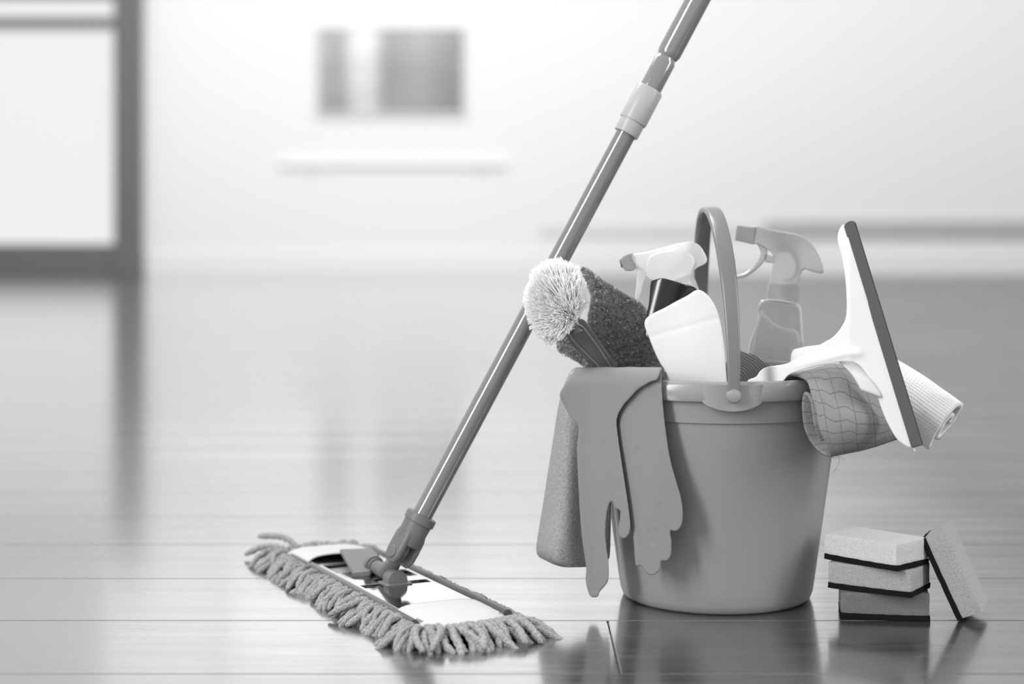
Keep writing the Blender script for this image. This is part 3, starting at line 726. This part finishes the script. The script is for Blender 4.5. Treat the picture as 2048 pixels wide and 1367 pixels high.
# hinge barrel along the plate, foot block
bm = bmesh.new(); tube(bm, [ml(-.040, 0, .0285), ml(.03, 0, .0265)], .0092, 28)
hb = from_bm('hinge_barrel', bm, M['joint'], mp)
bm = bmesh.new(); tube(bm, [ml(-.051, 0, .029), ml(-.043, 0, .0288)], .0128, 32); tube(bm, [ml(-.043, 0, .0287), ml(-.037, 0, .0285)], .0108, 28)
from_bm('hinge_ring', bm, M['joint'], mp)
bm = bmesh.new()     # D-shaped foot
prof = [(-.0135, .019)]+[(-.013*math.cos(t*math.pi/12), .0245+.0125*math.sin(t*math.pi/12)) for t in range(13)]+[(.0135, .019)]
a = [bm.verts.new(ml(.018, p_, z)) for p_, z in prof]; b_ = [bm.verts.new(ml(.038, p_, z)) for p_, z in prof]; n = len(prof)
bm.faces.new(a); bm.faces.new(b_[::-1])
for i in range(n): bm.faces.new((a[i], b_[i], b_[(i+1) % n], a[(i+1) % n]))
bmesh.ops.bevel(bm, geom=[e for e in bm.edges if e.is_manifold and e.calc_face_angle(0) > .8], offset=.0015, segments=2, affect='EDGES')
box(bm, (.013, -.018, .0185), (.043, .018, .0215), MM, bev=.001)
ft = from_bm('foot', bm, M['joint'], mp)
# pole axis
Q0 = P(797, 1118, 2.165); Q1 = P(1395, 0, 2.235); T = (Q1-Q0).normalized()
side = T.cross(Vector((0, 1, 0))).normalized(); fwd = side.cross(T).normalized()
if fwd.y > 0: fwd = -fwd
def on(py):                       # point on pole axis at image row py
    lo, hi = -1., 3.
    for _ in range(50):
        m_ = (lo+hi)/2; q = Q0+T*m_; y = HZ+(H-q.z)/q.y*F
        if y > py: lo = m_
        else: hi = m_
    return Q0+T*lo
piv = Vector((-.78, -.62, 0)); piv = (piv-T*piv.dot(T)).normalized()
# yoke link between barrel and socket
bm = bmesh.new(); lk0 = ml(.000, 0, .028); lk1 = on(1100)
tube(bm, [lk0, lk0.lerp(lk1, .5), lk1, lk1+T*.012], [.0125, .0085, .0075, .007], 16, True, flat=(1, .9), up=(side.x, side.y, side.z))
from_bm('yoke_link', bm, M['joint'], mp)
# socket with forked lower end
R = .0178
s0, s1 = on(1085), on(1045)
bm = bmesh.new(); tube(bm, [s0-T*.002, s0, s0+T*.02, on(1042)], [.0155, R*.97, R, R*1.03], 40)
sk = from_bm('socket', bm, M['joint'], mp, sharp=50)
bm = bmesh.new(); tube(bm, [on(1044), on(1043), on(1030), on(1029)], [R*1.08, R*1.14, R*1.14, R*1.08], 40); from_bm('socket_collar', bm, M['joint'], mp, sharp=50)
for s in (-1, 1):
    bm = bmesh.new()   # cheek
    c = on(1109)+piv*s*.0125
    tube(bm, [c-T*.0125, c-T*.010, c-T*.002, c+T*.010, c+T*.026, c+T*.036], [.006, .0095, .0125, .013, .0125, .009], 20, True, flat=(.38, 1.05), up=tuple(piv))
    from_bm('fork_cheek', bm, M['joint'], mp, sharp=60)
    bm = bmesh.new(); tube(bm, [c-piv*.002*s, c+piv*s*.0056, c+piv*s*.0064], [.0082, .0082, .0072], 28); from_bm('pivot_cap', bm, M['joint'], mp)
rl, ru = .0132, .0158
def cyl(nm, pys, rads, m):
    b = bmesh.new(); tube(b, [on(y) for y in pys], rads, 48); return from_bm(nm, b, m, mp, sharp=40)
cyl('lower_tube', [1046, 255], [rl, rl], M['pole'])
cyl('coupling_ring', [268, 266, 241, 240], [ru*1.02, ru*1.06, ru*1.06, ru*1.0], M['coupling'])
cyl('coupling_sleeve', [243, 240, 181, 178], [ru*1.14, ru*1.18, ru*1.16, ru*1.10], M['coupling'])
cyl('upper_tube', [184, 124, 120, 116, 112, 106, -120, -420], [ru*.94, ru*.94, ru*.88, ru*.80, ru*.90, ru, ru, ru], M['pole2'])
cyl('grip', [-400, -410, -760, -780], [ru*1.05, ru*1.25, ru*1.2, ru*.8], M['joint'])
# chenille strands
def strand_mesh(seed):
    r_ = random.Random(seed); b = bmesh.new(); n = 14; L = 1.0
    bend = r_.uniform(-.18, .18); path = []; rad = []
    for i in range(n+1):
        u = i/n; path.append((u*L, bend*u*u+.03*math.sin(u*7+seed), .10*math.sin(u*math.pi)*r_.uniform(.8, 1.2)-.26*u*u))
        rad.append(.080*(1+.13*(-1)**i)*(.55 if i == 0 else .62 if i == n else 1))
    path.append((L*1.035, bend*1.05, -.28)); rad.append(.03)
    tube(b, path, rad, 8, True)
    me = bpy.data.meshes.new('strand'); bmesh.ops.recalc_face_normals(b, faces=b.faces); b.to_mesh(me); b.free(); me.materials.append(M['mop'])
    me.polygons.foreach_set('use_smooth', [True]*len(me.polygons)); return me
SM = [strand_mesh(i) for i in range(7)]; rs = random.Random(21)
def strand(a, p, z, ang, L, tilt=0):
    o = bpy.data.objects.new('strand', rs.choice(SM)); COL.objects.link(o); o.parent = mp
    o.location = ml(a, p, z)-MO
    base = math.atan2(A.y, A.x)+ang
    wd = .055/ L if L else 1
    o.scale = (L*rs.uniform(.85, 1.1), .053*rs.uniform(.85, 1.15), .053)
    o.rotation_euler = (rs.uniform(-.5, .5), tilt, base)
cnt = 0
for layer, (z, dl, tl) in enumerate(((.0145, .0, .02), (.0085, .006, .02))):
    a = -.262
    while a < .262:                         # left and right long sides
        tgt = -math.pi/2+.55+rs.uniform(-.28, .28)   # swept towards the front
        strand(a, -.060, z+rs.uniform(-.001, .002), tgt, .046+dl+rs.uniform(-.006, .008), tl+rs.uniform(-.1, .12))
        if layer == 0: strand(a, .060, z-.003, math.pi/2-.6+rs.uniform(-.35, .35), .034+rs.uniform(-.006, .006), tl+rs.uniform(0, .15))
        a += .0082; cnt += 2
    p = -.060
    while p < .062:
        fan = p/.06*.42
        strand(.256-.012*(p/.06)**2, p, z, fan+rs.uniform(-.16, .16), .066+dl+rs.uniform(-.006, .008), tl+rs.uniform(-.06, .08))
        strand(-.262, p, z-.002, math.pi-fan+rs.uniform(-.3, .3), .042+rs.uniform(-.008, .012), tl+rs.uniform(-.1, .1))
        p += .0078
strand(-.268, -.03, .016, math.pi+.5, .07, -.35); strand(-.268, -.045, .014, math.pi+.8, .062, -.1)

# ================================================================== SPONGES
sg = 'scouring sponges on the floor'
def sponge(M4, label, fm, root_loc, tilted=False):
    r = root('sponge', root_loc, label, 'sponge', sg)
    L, W, Tt = .106, .068, .0325
    def skin(nm, lo, hi, m, rgh, bev):
        b = bmesh.new(); box(b, lo, hi, None, bev=0)
        bmesh.ops.subdivide_edges(b, edges=b.edges[:], cuts=10, use_grid_fill=True)
        cx, cy, cz = [(lo[i]+hi[i])/2 for i in range(3)]; hx, hy, hz = [(hi[i]-lo[i])/2 for i in range(3)]
        for v in b.verts:
            q = v.co-Vector((cx, cy, cz)); e = bev
            # rounded-box projection
            inn = Vector((max(-hx+e, min(hx-e, q.x)), max(-hy+e, min(hy-e, q.y)), max(-hz+e*.6, min(hz-e*.6, q.z))))
            dd = q-inn
            if dd.length > 1e-9: q = inn+dd.normalized()*min(dd.length, e)
            v.co = q+Vector((cx, cy, cz))
            n_ = Vector((noise.noise(v.co*90+Vector((rgh*900, 0, 0))), noise.noise(v.co*90+Vector((0, 7, 0))), noise.noise(v.co*90+Vector((0, 0, 5)))))*rgh
            v.co += n_
            v.co = M4 @ v.co
        return from_bm(nm, b, m, r, sharp=60)
    skin('foam', (-L/2, -W/2, .0068), (L/2, W/2, Tt), fm, .0006, .003)
    skin('scouring_pad', (-L/2-.0004, -W/2-.0004, 0.0004), (L/2-(.0014 if tilted else -.0004), W/2+.0004, .0072), M['scour'], .0009, .0012)
def flat_sponge(px, py, z, deg, label, fm):
    """px,py = image place of the nearest lower corner"""
    d = F*(H-z)/(py-HZ); c = Vector(((px-1024)/F*d, d, z)); a = math.radians(deg)
    u = Vector((math.cos(a), math.sin(a), 0)); v = Vector((-u.y, u.x, 0))
    cen = c-u*.053+v*.034
    sponge(Matrix.Translation(cen) @ Matrix.Rotation(a, 4, 'Z'), label, fm, cen)
flat_sponge(1860, 1243, 0, -9, 'scouring sponge at the bottom of the stack, shade put into its grey', M['foam3'])
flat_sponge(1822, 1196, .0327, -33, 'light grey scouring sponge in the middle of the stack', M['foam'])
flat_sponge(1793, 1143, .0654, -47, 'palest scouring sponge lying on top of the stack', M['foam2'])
Lr = Vector((-.42, 0, .907)); Tr = Vector((.907, 0, .42)); Wr = Vector((0, 1, 0))
Rz = Matrix.Rotation(math.radians(-22), 3, 'Z')
Lr, Tr, Wr = Rz @ Lr, Rz @ Tr, Rz @ Wr
dn = 1625/793; cn = Vector(((1914-1024)/F*dn, dn, .0008))
cen = cn+Lr*.053+Wr*.034
# local x -> L, y -> W (flipped for handedness), z -> T
sponge(Matrix(((Lr.x, Wr.x, Tr.x, cen.x), (Lr.y, Wr.y, Tr.y, cen.y), (Lr.z, Wr.z, Tr.z, cen.z), (0, 0, 0, 1))), 'scouring sponge tilted on its edge, leaning against the stack of three', M['foam'], (cen.x, cen.y, 0), True)
